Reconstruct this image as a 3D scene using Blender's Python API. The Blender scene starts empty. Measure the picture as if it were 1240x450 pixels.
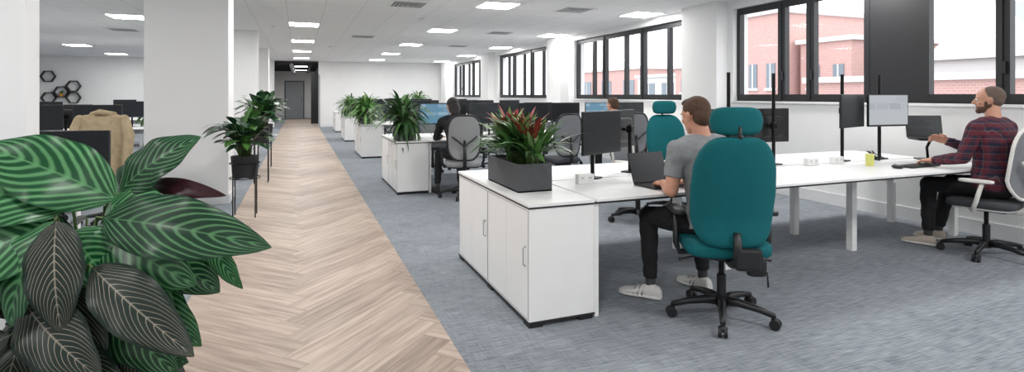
import bpy, bmesh, math, random
from mathutils import Vector, Matrix, noise
from mathutils.bvhtree import BVHTree
random.seed(7)
V=Vector
sc=bpy.context.scene
YAW=math.radians(21.35); H=1.40; CEIL=2.88; DT=0.745
WX=6.35

# ------------------------------------------------------------------ materials
def s2l(c):
    o=[]
    for x in c:
        x=x/255.0
        o.append(x/12.92 if x<=0.04045 else ((x+0.055)/1.055)**2.4)
    return o
MC={}
def pm(name,col,rough=0.5,metal=0.0,var=0.05,scale=40,bump=0.0,spec=0.5):
    if name in MC: return MC[name]
    m=bpy.data.materials.new(name); m.use_nodes=True; nt=m.node_tree; b=nt.nodes['Principled BSDF']
    c=s2l(col)
    tc=nt.nodes.new('ShaderNodeTexCoord'); n=nt.nodes.new('ShaderNodeTexNoise'); n.inputs['Scale'].default_value=scale; n.inputs['Detail'].default_value=1
    nt.links.new(tc.outputs['Object'],n.inputs['Vector'])
    r=nt.nodes.new('ShaderNodeValToRGB')
    r.color_ramp.elements[0].position=0.3; r.color_ramp.elements[1].position=0.7
    r.color_ramp.elements[0].color=[x*(1-var) for x in c]+[1]; r.color_ramp.elements[1].color=[min(1,x*(1+var)) for x in c]+[1]
    nt.links.new(n.outputs['Fac'],r.inputs['Fac']); nt.links.new(r.outputs['Color'],b.inputs['Base Color'])
    b.inputs['Roughness'].default_value=rough; b.inputs['Metallic'].default_value=metal
    b.inputs['Specular IOR Level'].default_value=spec
    if bump:
        bp=nt.nodes.new('ShaderNodeBump'); bp.inputs['Strength'].default_value=bump; bp.inputs['Distance'].default_value=0.01
        nt.links.new(n.outputs['Fac'],bp.inputs['Height']); nt.links.new(bp.outputs['Normal'],b.inputs['Normal'])
    MC[name]=m; return m
class NB:
    def __init__(s,name):
        s.m=bpy.data.materials.new(name); s.m.use_nodes=True; s.nt=s.m.node_tree; s.b=s.nt.nodes['Principled BSDF']
    def n(s,t,**k):
        x=s.nt.nodes.new(t)
        for a,v in k.items(): setattr(x,a,v)
        return x
    def l(s,a,b): s.nt.links.new(a,b)
    def math(s,op,a,b=None,c=None):
        x=s.n('ShaderNodeMath',operation=op)
        for i,v in enumerate((a,b,c)):
            if v is None: continue
            if isinstance(v,(int,float)): x.inputs[i].default_value=v
            else: s.l(v,x.inputs[i])
        return x.outputs[0]
    def mix(s,f,a,b,bt='MIX'):
        x=s.n('ShaderNodeMix',data_type='RGBA',blend_type=bt)
        if isinstance(f,(int,float)): x.inputs[0].default_value=f
        else: s.l(f,x.inputs[0])
        for i,v in ((6,a),(7,b)):
            if isinstance(v,(list,tuple)): x.inputs[i].default_value=list(s2l(v))+[1]
            else: s.l(v,x.inputs[i])
        return x.outputs[2]

WHITE=pm('wall_paint',(240,240,240),0.65,var=0.01,scale=3)
WHITEC=pm('laminate_white',(241,241,240),0.35,var=0.01,scale=5)
TRIMW=pm('trim_white',(231,232,233),0.4,var=0.01)
BLACK=pm('black_plastic',(27,28,30),0.42,var=0.12)
EDGE=pm('edge_black',(34,34,36),0.5)
FRAME=pm('window_frame_anthracite',(34,35,38),0.45)
METAL=pm('black_steel',(22,22,24),0.35,metal=0.6)
CHROME=pm('chrome',(190,190,192),0.2,metal=1.0)
SCREENOFF=pm('screen_off',(30,33,38),0.32,var=0.02,spec=0.3)
GREYF=pm('grey_fabric',(146,147,148),0.9,var=0.1,scale=200,bump=0.2)
GREYD=pm('dark_grey_fabric',(66,68,72),0.9,var=0.12,scale=200,bump=0.2)
MESHG=pm('chair_mesh_grey',(118,120,124),0.8,var=0.2,scale=250)
TEAL=pm('teal_fabric',(8,94,100),0.88,var=0.10,scale=260,bump=0.25,spec=0.3)
WPL=pm('white_plastic',(226,224,218),0.4)
POT=pm('planter_grey',(74,76,80),0.6,var=0.08)
POTB=pm('pot_black',(28,28,30),0.5)
SOIL=pm('soil',(52,40,32),0.95,var=0.4,scale=60,bump=0.6)
STEM=pm('stem_green',(78,104,52),0.5,var=0.15)
TRUNK=pm('stem_brown',(90,72,52),0.8,var=0.2)
SKIN=pm('skin',(206,150,124),0.5,var=0.05,scale=30)
SKIN2=pm('skin_tan',(198,146,122),0.5,var=0.05,scale=30)
LIP=pm('lips',(176,104,94),0.5)
EYEW=pm('eye_white',(235,232,228),0.2)
EYEI=pm('eye_iris',(50,38,30),0.15)
HAIRB=pm('hair_brown',(82,58,42),0.75,var=0.35,scale=140,bump=0.6)
HAIRD=pm('hair_dark',(34,28,26),0.6,var=0.35,scale=120,bump=0.6)
HAIRG=pm('hair_cropped',(104,88,80),0.85,var=0.25,scale=160,bump=0.4)
BEARD=pm('beard',(92,66,54),0.85,var=0.3,scale=160,bump=0.5)
TEE=pm('tshirt_grey',(138,140,142),0.9,var=0.07,scale=25,bump=0.15)
TROU=pm('trousers_black',(28,28,31),0.85,var=0.15,scale=30,bump=0.2)
KNITB=pm('top_black',(26,26,29),0.9,var=0.15,scale=40,bump=0.2)
SHOEW=pm('sneaker_white',(226,224,220),0.6,var=0.05,scale=60)
SHOEP=pm('sneaker_stripe',(150,148,150),0.6)
SHOEB=pm('boot_tan',(200,188,174),0.7)
SOCK=pm('sock_grey',(70,70,72),0.9)
JACK=pm('jacket_beige',(172,154,124),0.9,var=0.1,scale=20,bump=0.3)
GLASSY=pm('drink_yellow',(214,214,120),0.1)
VENT=pm('vent_grey',(172,174,176),0.5)
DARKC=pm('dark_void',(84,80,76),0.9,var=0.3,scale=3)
GREYP=pm('grey_panel',(164,168,172),0.6)

def fern(name,a,b,rough=0.5):
    k=NB(name); tc=k.n('ShaderNodeTexCoord'); no=k.n('ShaderNodeTexNoise'); no.inputs['Scale'].default_value=9; no.inputs['Detail'].default_value=1
    k.l(tc.outputs['Object'],no.inputs['Vector'])
    uv=k.n('ShaderNodeSeparateXYZ'); k.l(tc.outputs['UV'],uv.inputs[0])
    au=k.math('ABSOLUTE',k.math('SUBTRACT',uv.outputs[0],0.5))
    rib=k.math('LESS_THAN',au,0.035)
    c=k.mix(no.outputs['Fac'],a,b)
    c=k.mix(k.math('MULTIPLY',rib,0.5),c,(150,180,110))
    k.l(c,k.b.inputs['Base Color']); k.b.inputs['Roughness'].default_value=rough
    return k.m
LG=fern('leaf_green',(36,84,30),(88,140,62)); LG2=fern('leaf_dark_green',(22,52,28),(48,92,48),0.4); LG3=fern('leaf_light_green',(84,130,70),(150,182,120))
LR=fern('leaf_red',(110,18,34),(184,50,60)); LY=fern('leaf_variegated',(120,140,60),(206,200,140))
def striped(name,dark,light,freq,thr,edge,slant=0.42,rough=0.34,soft=0.22):
    k=NB(name); tc=k.n('ShaderNodeTexCoord'); uv=k.n('ShaderNodeSeparateXYZ'); k.l(tc.outputs['UV'],uv.inputs[0])
    au=k.math('MULTIPLY',k.math('ABSOLUTE',k.math('SUBTRACT',uv.outputs[0],0.5)),2.0)
    no=k.n('ShaderNodeTexNoise'); no.inputs['Scale'].default_value=6; k.l(tc.outputs['UV'],no.inputs['Vector'])
    n2=k.n('ShaderNodeTexNoise'); n2.inputs['Scale'].default_value=7; n2.inputs['Detail'].default_value=1; k.l(tc.outputs['Object'],n2.inputs['Vector'])
    pw=k.math('POWER',au,1.4)
    t=k.math('SUBTRACT',uv.outputs[1],k.math('MULTIPLY',pw,slant))
    t=k.math('ADD',t,k.math('MULTIPLY',no.outputs['Fac'],0.03))
    s=k.math('SINE',k.math('MULTIPLY',t,freq))
    mr=k.n('ShaderNodeMapRange'); k.l(s,mr.inputs[0]); mr.inputs[1].default_value=thr-soft; mr.inputs[2].default_value=thr+soft
    me=k.n('ShaderNodeMapRange'); k.l(au,me.inputs[0]); me.inputs[1].default_value=edge; me.inputs[2].default_value=edge+0.08; me.inputs[3].default_value=1; me.inputs[4].default_value=0
    f=k.math('MULTIPLY',mr.outputs[0],me.outputs[0])
    f=k.math('MULTIPLY',f,k.math('ADD',k.math('MULTIPLY',n2.outputs['Fac'],0.9),0.45))
    f=k.math('MINIMUM',f,1.0)
    c=k.mix(f,dark,light)
    rib=k.math('LESS_THAN',au,0.03)
    c=k.mix(k.math('MULTIPLY',rib,0.55),c,light)
    k.l(c,k.b.inputs['Base Color']); k.b.inputs['Roughness'].default_value=rough; k.b.inputs['Specular IOR Level'].default_value=0.35
    return k.m
ORB=striped('calathea_orbifolia_leaf',(18,70,38),(92,146,98),56,0.3,0.92,soft=0.6)
ORB2=striped('calathea_makoyana_leaf',(13,48,29),(80,124,84),64,0.6,0.9,soft=0.4)
ORN=striped('calathea_ornata_leaf',(18,34,27),(150,142,128),84,0.93,0.82,slant=0.5,soft=0.09,rough=0.42)
MAR=striped('calathea_underside_leaf',(40,12,20),(62,24,32),60,0.6,0.9)

# carpet
k=NB('carpet_grey'); tc=k.n('ShaderNodeTexCoord')
def mapn(k,src,scale,rot=0):
    m=k.n('ShaderNodeMapping'); m.inputs['Scale'].default_value=scale; m.inputs['Rotation'].default_value=(0,0,rot); k.l(src,m.inputs[0]); return m.outputs[0]
n1=k.n('ShaderNodeTexNoise'); n1.inputs['Scale'].default_value=1; n1.inputs['Detail'].default_value=2; k.l(mapn(k,tc.outputs['Object'],(7,100,1)),n1.inputs['Vector'])
n2=k.n('ShaderNodeTexNoise'); n2.inputs['Scale'].default_value=1; n2.inputs['Detail'].default_value=2; k.l(mapn(k,tc.outputs['Object'],(110,7,1)),n2.inputs['Vector'])
n3=k.n('ShaderNodeTexNoise'); n3.inputs['Scale'].default_value=260; n3.inputs['Detail'].default_value=1; k.l(tc.outputs['Object'],n3.inputs['Vector'])
ck=k.n('ShaderNodeTexBrick'); ck.inputs['Scale'].default_value=1; ck.inputs['Brick Width'].default_value=1.0; ck.inputs['Row Height'].default_value=0.25; ck.inputs['Mortar Size'].default_value=0.0
ck.inputs['Color1'].default_value=(0,0,0,1); ck.inputs['Color2'].default_value=(1,1,1,1); k.l(tc.outputs['Object'],ck.inputs['Vector'])
f=k.math('ADD',k.math('MULTIPLY',n1.outputs['Fac'],0.7),k.math('MULTIPLY',n2.outputs['Fac'],0.3))
f=k.math('ADD',f,k.math('MULTIPLY',k.math('SUBTRACT',n3.outputs['Fac'],0.5),0.4))
f=k.math('ADD',f,k.math('MULTIPLY',k.math('SUBTRACT',ck.outputs['Color'],0.5),0.06))
mr=k.n('ShaderNodeMapRange'); k.l(f,mr.inputs[0]); mr.inputs[1].default_value=0.32; mr.inputs[2].default_value=0.68
k.l(k.mix(mr.outputs[0],(108,114,121),(160,166,172)),k.b.inputs['Base Color']); k.b.inputs['Roughness'].default_value=0.95; k.b.inputs['Specular IOR Level'].default_value=0.2
CARPET=k.m
# wood
k=NB('wood_herringbone'); tc=k.n('ShaderNodeTexCoord'); at=k.n('ShaderNodeAttribute',attribute_name='rnd')
no=k.n('ShaderNodeTexNoise'); no.inputs['Scale'].default_value=1; no.inputs['Detail'].default_value=4; no.inputs['Distortion'].default_value=0.6
k.l(mapn(k,tc.outputs['UV'],(2.0,30,1)),no.inputs['Vector'])
sx=k.n('ShaderNodeSeparateXYZ'); k.l(at.outputs['Vector'],sx.inputs[0])
mr=k.n('ShaderNodeMapRange'); k.l(no.outputs['Fac'],mr.inputs[0]); mr.inputs[1].default_value=0.28; mr.inputs[2].default_value=0.68
c=k.mix(mr.outputs[0],(156,137,124),(206,190,177))
c2=k.mix(sx.outputs[0],(216,210,206),(255,254,252))
c=k.mix(0.9,c,c2,'MULTIPLY')
c=k.mix(k.math('MULTIPLY',sx.outputs[1],0.45),c,(126,108,96))
k.l(c,k.b.inputs['Base Color']); k.b.inputs['Roughness'].default_value=0.5
WOOD=k.m
# ceiling tiles
k=NB('ceiling_tiles'); tc=k.n('ShaderNodeTexCoord'); sx=k.n('ShaderNodeSeparateXYZ'); k.l(tc.outputs['Object'],sx.inputs[0])
def gl(o,off): 
    fr=k.math('FRACT',k.math('DIVIDE',k.math('ADD',o,off+60.0),0.6)); return k.math('LESS_THAN',fr,0.03)
g=k.math('MAXIMUM',gl(sx.outputs[0],0.2),gl(sx.outputs[1],0.15))
k.l(k.mix(k.math('MULTIPLY',g,0.6),(238,239,240),(208,210,212)),k.b.inputs['Base Color']); k.b.inputs['Roughness'].default_value=0.8
CEILM=k.m
# lights
k=NB('light_panel'); k.b.inputs['Base Color'].default_value=(1,1,1,1); k.b.inputs['Emission Color'].default_value=(1,0.985,0.965,1); k.b.inputs['Emission Strength'].default_value=38; LPAN=k.m
# glass
m=bpy.data.materials.new('window_glass'); m.use_nodes=True; nt=m.node_tree; nt.nodes.clear()
o=nt.nodes.new('ShaderNodeOutputMaterial'); mx=nt.nodes.new('ShaderNodeMixShader'); t=nt.nodes.new('ShaderNodeBsdfTransparent'); g=nt.nodes.new('ShaderNodeBsdfGlossy'); g.inputs['Roughness'].default_value=0.02
mx.inputs[0].default_value=0.015; nt.links.new(t.outputs[0],mx.inputs[1]); nt.links.new(g.outputs[0],mx.inputs[2]); nt.links.new(mx.outputs[0],o.inputs[0]); GLASS=m
# brick
def brickm(name,a,b,mo,sc_):
    k=NB(name); tc=k.n('ShaderNodeTexCoord'); sp=k.n('ShaderNodeSeparateXYZ'); k.l(tc.outputs['Object'],sp.inputs[0])
    cb=k.n('ShaderNodeCombineXYZ'); k.l(k.math('ADD',sp.outputs[0],sp.outputs[1]),cb.inputs[0]); k.l(sp.outputs[2],cb.inputs[1])
    br=k.n('ShaderNodeTexBrick'); br.inputs['Scale'].default_value=sc_; k.l(cb.outputs[0],br.inputs['Vector'])
    br.inputs['Color1'].default_value=s2l(a)+[1]; br.inputs['Color2'].default_value=s2l(b)+[1]; br.inputs['Mortar'].default_value=s2l(mo)+[1]
    k.l(br.outputs['Color'],k.b.inputs['Base Color']); k.b.inputs['Roughness'].default_value=0.9; return k.m
BRICK=brickm('red_brick',(194,150,144),(200,158,150),(204,188,184),2.5)
RENDERW=pm('render_white',(214,214,213),0.9); ROOF=pm('roof_slate',(160,163,168),0.8); EXW=pm('exterior_window',(120,130,140),0.3)
ASPH=pm('tarmac',(130,132,134),0.9)
# plaid
k=NB('plaid_shirt'); tc=k.n('ShaderNodeTexCoord'); sp=k.n('ShaderNodeSeparateXYZ'); k.l(tc.outputs['Object'],sp.inputs[0])
def st(o,per,w): return k.math('LESS_THAN',k.math('FRACT',k.math('DIVIDE',k.math('ADD',o,50.0),per)),w)
h=k.math('ADD',sp.outputs[0],sp.outputs[1])
a=st(sp.outputs[2],0.065,0.5); b_=st(h,0.065,0.5)
f=k.math('MULTIPLY',k.math('ADD',a,b_),0.5)
c=k.mix(f,(96,34,46),(34,34,54))
th=k.math('MAXIMUM',st(sp.outputs[2],0.065,0.07),st(h,0.065,0.07))
c=k.mix(k.math('MULTIPLY',th,0.22),c,(170,150,150))
k.l(c,k.b.inputs['Base Color']); k.b.inputs['Roughness'].default_value=0.9; PLAID=k.m
# screens
def screen(name,bg,fg,em,br=(5,9)):
    k=NB(name); tc=k.n('ShaderNodeTexCoord')
    b=k.n('ShaderNodeTexBrick'); b.inputs['Scale'].default_value=1; b.inputs['Brick Width'].default_value=1/br[0]; b.inputs['Row Height'].default_value=1/br[1]; b.inputs['Mortar Size'].default_value=0.02; b.inputs['Bias'].default_value=-0.3
    b.inputs['Color1'].default_value=s2l(bg)+[1]; b.inputs['Color2'].default_value=s2l(fg)+[1]; b.inputs['Mortar'].default_value=s2l(bg)+[1]
    k.l(tc.outputs['UV'],b.inputs['Vector'])
    k.b.inputs['Base Color'].default_value=(0.02,0.02,0.02,1)
    k.l(b.outputs['Color'],k.b.inputs['Emission Color']); k.b.inputs['Emission Strength'].default_value=em; k.b.inputs['Roughness'].default_value=0.25; return k.m
SCR_DOC=screen('screen_document',(206,212,218),(170,178,186),0.7,(3,4)); SCR_BLUE=screen('screen_blue',(110,160,190),(190,216,230),0.7,(3,5)); SCR_DARK=screen('screen_dark_ui',(30,38,44),(56,70,80),0.45,(3,6))
# ------------------------------------------------------------------ mesh builder
def frame_from(t,ref=V((0,0,1))):
    t=t.normalized()
    if abs(t.dot(ref))>0.96: ref=V((0,1,0)) if abs(t.y)<0.9 else V((1,0,0))
    a=t.cross(ref).normalized(); b=a.cross(t).normalized(); return a,b
class MB:
    def __init__(s): s.v=[];s.f=[];s.mi=[];s.sm=[];s.uv=[];s.mats=[]
    def m(s,mat):
        if mat not in s.mats: s.mats.append(mat)
        return s.mats.index(mat)
    def add(s,vs,fs,mat,smooth=False,M=None,uv=None):
        o=len(s.v); i=s.m(mat)
        s.v+= [ (M@V(v)) if M else V(v) for v in vs]
        for f in fs:
            s.f.append(tuple(o+x for x in f)); s.mi.append(i); s.sm.append(smooth)
            s.uv.append([uv[x] for x in f] if uv else None)
    def box(s,c,size,mat,bev=0,M=None,rot=None,smooth=False):
        T=Matrix.Translation(c)
        if rot: T=T@Matrix.Rotation(rot[2],4,'Z')@Matrix.Rotation(rot[1],4,'Y')@Matrix.Rotation(rot[0],4,'X')
        if M: T=M@T
        if bev<=0:
            x,y,z=[d/2 for d in size]
            vs=[(-x,-y,-z),(x,-y,-z),(x,y,-z),(-x,y,-z),(-x,-y,z),(x,-y,z),(x,y,z),(-x,y,z)]
            s.add(vs,[(0,3,2,1),(4,5,6,7),(0,1,5,4),(1,2,6,5),(2,3,7,6),(3,0,4,7)],mat,False,T)
        else:
            bm=bmesh.new(); bmesh.ops.create_cube(bm,size=1); bmesh.ops.scale(bm,vec=size,verts=bm.verts)
            bmesh.ops.bevel(bm,geom=bm.edges[:],offset=bev,segments=2,affect='EDGES',profile=0.6)
            bm.verts.index_update()
            s.add([v.co.copy() for v in bm.verts],[tuple(v.index for v in f.verts) for f in bm.faces],mat,smooth,T); bm.free()
    def b2(s,a,b,mat,bev=0):
        s.box([(a[i]+b[i])/2 for i in range(3)],[abs(b[i]-a[i]) for i in range(3)],mat,bev)
    def loft(s,rings,mat,smooth=True,cap=True,M=None,uv=None):
        n=len(rings[0]); vs=[p for r in rings for p in r]; fs=[]
        for i in range(len(rings)-1):
            for j in range(n):
                k2=(j+1)%n; fs.append((i*n+j,i*n+k2,(i+1)*n+k2,(i+1)*n+j))
        if cap:
            fs.append(tuple(range(n-1,-1,-1))); fs.append(tuple(range((len(rings)-1)*n,len(rings)*n)))
        s.add(vs,fs,mat,smooth,M)
    def tube(s,pts,rad,mat,seg=10,round_=False,ref=V((0,0,1)),M=None,closed=False):
        pts=[V(p) for p in pts]
        if not isinstance(rad,(list,tuple)): rad=[rad]*len(pts)
        rings=[]; n=len(pts); pa=None
        for i,p in enumerate(pts):
            if closed: t=pts[(i+1)%n]-pts[i-1]
            else: t=(pts[min(i+1,n-1)]-pts[max(i-1,0)])
            if t.length<1e-7: t=V((0,0,1))
            a,b=frame_from(t,ref)
            if pa is not None:
                tt=t.normalized(); a=(pa-tt*pa.dot(tt))
                a=a.normalized() if a.length>1e-5 else frame_from(t,ref)[0]
                b=a.cross(tt).normalized()
            pa=a
            r=rad[i]
            rings.append([p+a*math.cos(2*math.pi*j/seg)*r+b*math.sin(2*math.pi*j/seg)*r for j in range(seg)])
        if closed: rings.append(rings[0]); s.loft(rings,mat,cap=False,M=M)
        else:
            s.loft(rings,mat,M=M)
            if round_:
                for i in range(n): s.ell(pts[i],(rad[i]*0.995,)*3,mat,M=M,nu=seg,nv=8)
    def cyl(s,p0,p1,r,mat,seg=16,M=None,r1=None):
        p0=V(p0);p1=V(p1); a,b=frame_from(p1-p0); r1=r if r1 is None else r1
        R=[[p+a*math.cos(2*math.pi*j/seg)*q+b*math.sin(2*math.pi*j/seg)*q for j in range(seg)] for p,q in((p0,r),(p1,r1))]
        n=seg; s.add(R[0]+R[1],[(j,(j+1)%n,n+(j+1)%n,n+j) for j in range(n)],mat,True,M)
        s.add(R[0]+R[1],[tuple(range(n-1,-1,-1)),tuple(range(n,2*n))],mat,False,M)
    def sq(s,c,size,mat,e1=0.5,e2=0.5,M=None,fn=None,nu=28,nv=14,rot=None,smooth=True):
        a,b,h=[x/2 for x in size]
        def sp(x,e): return math.copysign(abs(x)**e,x)
        vs=[];fs=[]
        for i in range(1,nv):
            ph=-math.pi/2+math.pi*i/nv
            for j in range(nu):
                th=2*math.pi*j/nu
                vs.append(V((a*sp(math.cos(ph),e1)*sp(math.cos(th),e2),b*sp(math.cos(ph),e1)*sp(math.sin(th),e2),h*sp(math.sin(ph),e1))))
        vs.append(V((0,0,-h))); vs.append(V((0,0,h))); B=len(vs)-2;T=B+1
        for i in range(nv-2):
            for j in range(nu):
                q=(j+1)%nu; fs.append((i*nu+j,i*nu+q,(i+1)*nu+q,(i+1)*nu+j))
        for j in range(nu):
            q=(j+1)%nu; fs.append((B,q,j)); fs.append((T,(nv-2)*nu+j,(nv-2)*nu+q))
        if fn: vs=[V(fn(v)) for v in vs]
        X=Matrix.Translation(c)
        if rot: X=X@Matrix.Rotation(rot[2],4,'Z')@Matrix.Rotation(rot[1],4,'Y')@Matrix.Rotation(rot[0],4,'X')
        if M: X=M@X
        s.add(vs,fs,mat,smooth,X)
    def ell(s,c,r,mat,M=None,nu=16,nv=10,axes=None):
        if axes:
            A=Matrix((axes[0],axes[1],axes[2])).transposed().to_4x4(); X=Matrix.Translation(c)@A
            if M: X=M@X
            s.sq((0,0,0),[2*x for x in r],mat,1,1,M=X,nu=nu,nv=nv)
        else: s.sq(c,[2*x for x in r],mat,1,1,M=M,nu=nu,nv=nv)
    def leaf(s,base,tip,w,nrm,mat,arch=0.15,fold=0.15,nv=12,nu=4,wave=0.0,shape=0.85,droop=0.0):
        base=V(base);tip=V(tip);d=tip-base;L=d.length
        if L<1e-5: return
        d.normalize(); nrm=V(nrm); nrm=(nrm-d*nrm.dot(d))
        nrm=nrm.normalized() if nrm.length>1e-4 else frame_from(d)[1]
        sd=d.cross(nrm).normalized(); vs=[];uv=[];fs=[]
        ph=random.random()*6
        for i in range(nv+1):
            v=i/nv; c=base+d*L*v+nrm*(arch*L*4*v*(1-v)*0.5)+V((0,0,-droop*L*v*v))
            ww=w/2*(math.sin(math.pi*min(1,max(0,v))**shape)**0.75 if 0<v<1 else 0.02)
            for j in range(-nu,nu+1):
                u=j/nu
                p=c+sd*u*ww+nrm*(fold*ww*(abs(u)**1.3)-fold*ww*0.9*abs(u)**3+wave*ww*math.sin(v*17+ph+(1.3 if u>0 else 0))*u*u)
                vs.append(p); uv.append((0.5+u/2,v))
        n=2*nu+1
        for i in range(nv):
            for j in range(n-1): fs.append((i*n+j,i*n+j+1,(i+1)*n+j+1,(i+1)*n+j))
        s.add(vs,fs,mat,True,uv=uv)
    def mesh(s,name):
        me=bpy.data.meshes.new(name); me.from_pydata([tuple(v) for v in s.v],[],s.f)
        for m in s.mats: me.materials.append(m)
        me.polygons.foreach_set('material_index',s.mi); me.polygons.foreach_set('use_smooth',s.sm)
        if any(u is not None for u in s.uv):
            l=me.uv_layers.new(name='UVMap'); d=[]
            for f,u in zip(s.f,s.uv):
                for x in range(len(f)): d+= list(u[x]) if u else [0,0]
            l.data.foreach_set('uv',d)
        me.update(); return me
    def obj(s,name,loc=(0,0,0),rz=0):
        return place(s.mesh(name),name,loc,rz)
def place(me,name,loc=(0,0,0),rz=0):
    o=bpy.data.objects.new(name,me); o.location=loc; o.rotation_euler=(0,0,rz); sc.collection.objects.link(o); return o

# ------------------------------------------------------------------ room shell
YB=25.4; YF=-5.0; XL=-9.6
b=MB(); b.b2((XL-0.2,YF-0.2,-0.15),(WX+0.3,YB+10.2,0.0),CARPET); b.obj('floor')
def clip(poly,ax,val,keep):
    out=[]
    for i in range(len(poly)):
        a=poly[i-1]; c=poly[i]; ia=(a[ax]-val)*keep>=0; ic=(c[ax]-val)*keep>=0
        if ia!=ic:
            t=(val-a[ax])/(c[ax]-a[ax]); out.append(tuple(a[q]+(c[q]-a[q])*t for q in range(4)))
        if ic: out.append(c)
    return out
W=0.178;n=6;L=W*n; x0,x1,y0,y1=-0.70,0.81,YF,YB+9
vs=[];fs=[];uvs=[];rn=[]
r2=math.sqrt(0.5)
for ssum in range(-60,300):
    for dd in range(-20,21):
        if (ssum+dd)%2: continue
        i=(ssum+dd)//2; j=(ssum-dd)//2; t=(i-j)%(2*n)
        if t==0: rc=(i*W,j*W,L,W,0)
        elif t==2*n-1: rc=(i*W,j*W,W,L,1)
        else: continue
        X,Y,w_,h_,ver=rc
        co=[(X,Y),(X+w_,Y),(X+w_,Y+h_),(X,Y+h_)]; ou=random.random()*50
        poly=[]
        for (p,q) in co:
            wx=(p-q)*r2+0.05; wy=(p+q)*r2
            u,v=((p-X),(q-Y)) if not ver else ((q-Y),(p-X))
            poly.append((wx,wy,u,v))
        for ax,val,kp in ((0,x0,1),(0,x1,-1),(1,y0,1),(1,y1,-1)):
            poly=clip(poly,ax,val,kp)
            if not poly: break
        if len(poly)<3: continue
        cx=sum(p[0] for p in poly)/len(poly); cy=sum(p[1] for p in poly)/len(poly); R=random.random()
        o=len(vs); n_=len(poly)
        inn=[]
        for p in poly:
            dx,dy=cx-p[0],cy-p[1]; l=math.hypot(dx,dy)+1e-6; k_=min(0.3,0.0045/l)
            inn.append((p[0]+dx*k_*1.0,p[1]+dy*k_,p[2],p[3]))
        for p in poly: vs.append((p[0],p[1],0.004))
        for p in inn: vs.append((p[0],p[1],0.004))
        fs.append(tuple(range(o+n_,o+2*n_))); uvs.append([(p[2]+ou,p[3]+ou) for p in inn]); rn.append((R,0))
        for q in range(n_):
            q2=(q+1)%n_; fs.append((o+q,o+q2,o+n_+q2,o+n_+q)); uvs.append([(0,0)]*4); rn.append((R,1))
me=bpy.data.meshes.new('floor_wood'); me.from_pydata(vs,[],fs); me.materials.append(WOOD)
ul=me.uv_layers.new(name='UVMap'); ul.data.foreach_set('uv',[c for f in uvs for u in f for c in u])
ca=me.color_attributes.new('rnd','FLOAT_COLOR','CORNER'); dat=[]
for f,r in zip(fs,rn): dat+=[r[0],r[1],0,1]*len(f)
ca.data.foreach_set('color',dat); me.update()
place(me,'floor_wood')
b=MB(); b.b2((XL-0.2,YF-0.2,CEIL),(WX+0.3,YB+0.1,CEIL+0.12),CEILM); b.obj('ceiling')
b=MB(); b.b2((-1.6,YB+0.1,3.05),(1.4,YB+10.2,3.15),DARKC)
for yy in range(9): b.b2((-1.4,YB+0.7+yy,2.78),(0.9,YB+0.76+yy,2.86),BLACK)
b.tube([(-0.3,YB+0.2,2.7),(-0.3,YB+9,2.7)],0.09,GREYP); b.tube([(0.5,YB+0.2,2.75),(0.5,YB+9,2.75)],0.05,BLACK)
b.obj('ceiling_corridor')
b=MB(); b.b2((XL-0.2,YF,0),(XL,YB,CEIL),WHITE); b.obj('wall_left')
b=MB(); b.b2((XL,YF-0.2,0),(WX,YF,CEIL),WHITE); b.obj('wall_front')
b=MB(); b.b2((XL,YB,0),(-0.98,YB+0.12,CEIL),WHITE); b.b2((0.80,YB,0),(WX,YB+0.12,CEIL),WHITE); b.obj('wall_back')
b=MB(); b.b2((-1.6,YB+0.12,0),(-1.45,YB+10,3.05),WHITE); b.b2((0.95,YB+0.12,0),(1.1,YB+10,3.05),GREYP); b.b2((-1.6,YB+10,0),(1.1,YB+10.15,3.05),WHITE)
b.b2((0.55,YB+3.0,0),(0.95,YB+3.1,2.5),BLACK); b.b2((-1.45,YB+4.0,0),(-1.2,YB+4.1,2.9),TRIMW); b.obj('wall_corridor')
b=MB(); b.b2((-0.75,YB+9.9,0),(0.25,YB+9.98,2.2),GREYP); b.b2((-0.8,YB+9.92,0),(-0.75,YB+9.99,2.25),BLACK); b.b2((0.25,YB+9.92,0),(0.3,YB+9.99,2.25),BLACK); b.b2((-0.8,YB+9.92,2.2),(0.3,YB+9.99,2.25),BLACK); b.tube([(0.15,YB+9.86,1.0),(0.15,YB+9.86,1.3)],0.015,CHROME); b.obj('door_1')
b=MB(); b.b2((0.80,YB-0.05,0),(0.86,YB+0.14,2.3),GREYP); b.b2((-1.04,YB-0.05,0),(-0.98,YB+0.14,2.88),TRIMW); b.obj('trim_1')
# window wall
SILL=1.31; TOP=2.75
groups=[(19.3,23.4),(13.45,17.57),(7.8,12.03),(2.6,6.71),(-2.9,1.3)]
b=MB(); b.b2((WX,YF,0),(WX+0.3,YB+0.1,SILL),WHITE); b.b2((WX,YF,TOP),(WX+0.3,YB+0.1,CEIL),WHITE)
prev=YB+0.1
for a,c in groups: b.b2((WX,c,SILL),(WX+0.3,prev,TOP),WHITE); prev=a
b.b2((WX,YF,SILL),(WX+0.3,prev,TOP),WHITE)
b.obj('wall_right')
b=MB()
for yc in (24.3,18.4,12.75,7.25,1.95):
    b.b2((WX-0.22,yc-0.42,0),(WX,yc+0.42,CEIL),WHITE,0.004)
    b.b2((WX-0.235,yc-0.435,0),(WX-0.22,yc+0.435,0.13),TRIMW)
b.obj('wall_right_piers')
b=MB(); b.b2((WX-0.018,YF,0),(WX,YB,0.15),TRIMW,0.003); b.obj('baseboard_right')
b=MB(); b.b2((0.86,YB-0.018,0),(WX,YB,0.13),TRIMW); b.b2((XL,YB-0.018,0),(-1.04,YB,0.13),TRIMW); b.obj('baseboard_back')
b=MB(); b.b2((XL,YF,0),(XL+0.018,YB,0.13),TRIMW); b.obj('baseboard_left')
b=MB()
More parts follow.
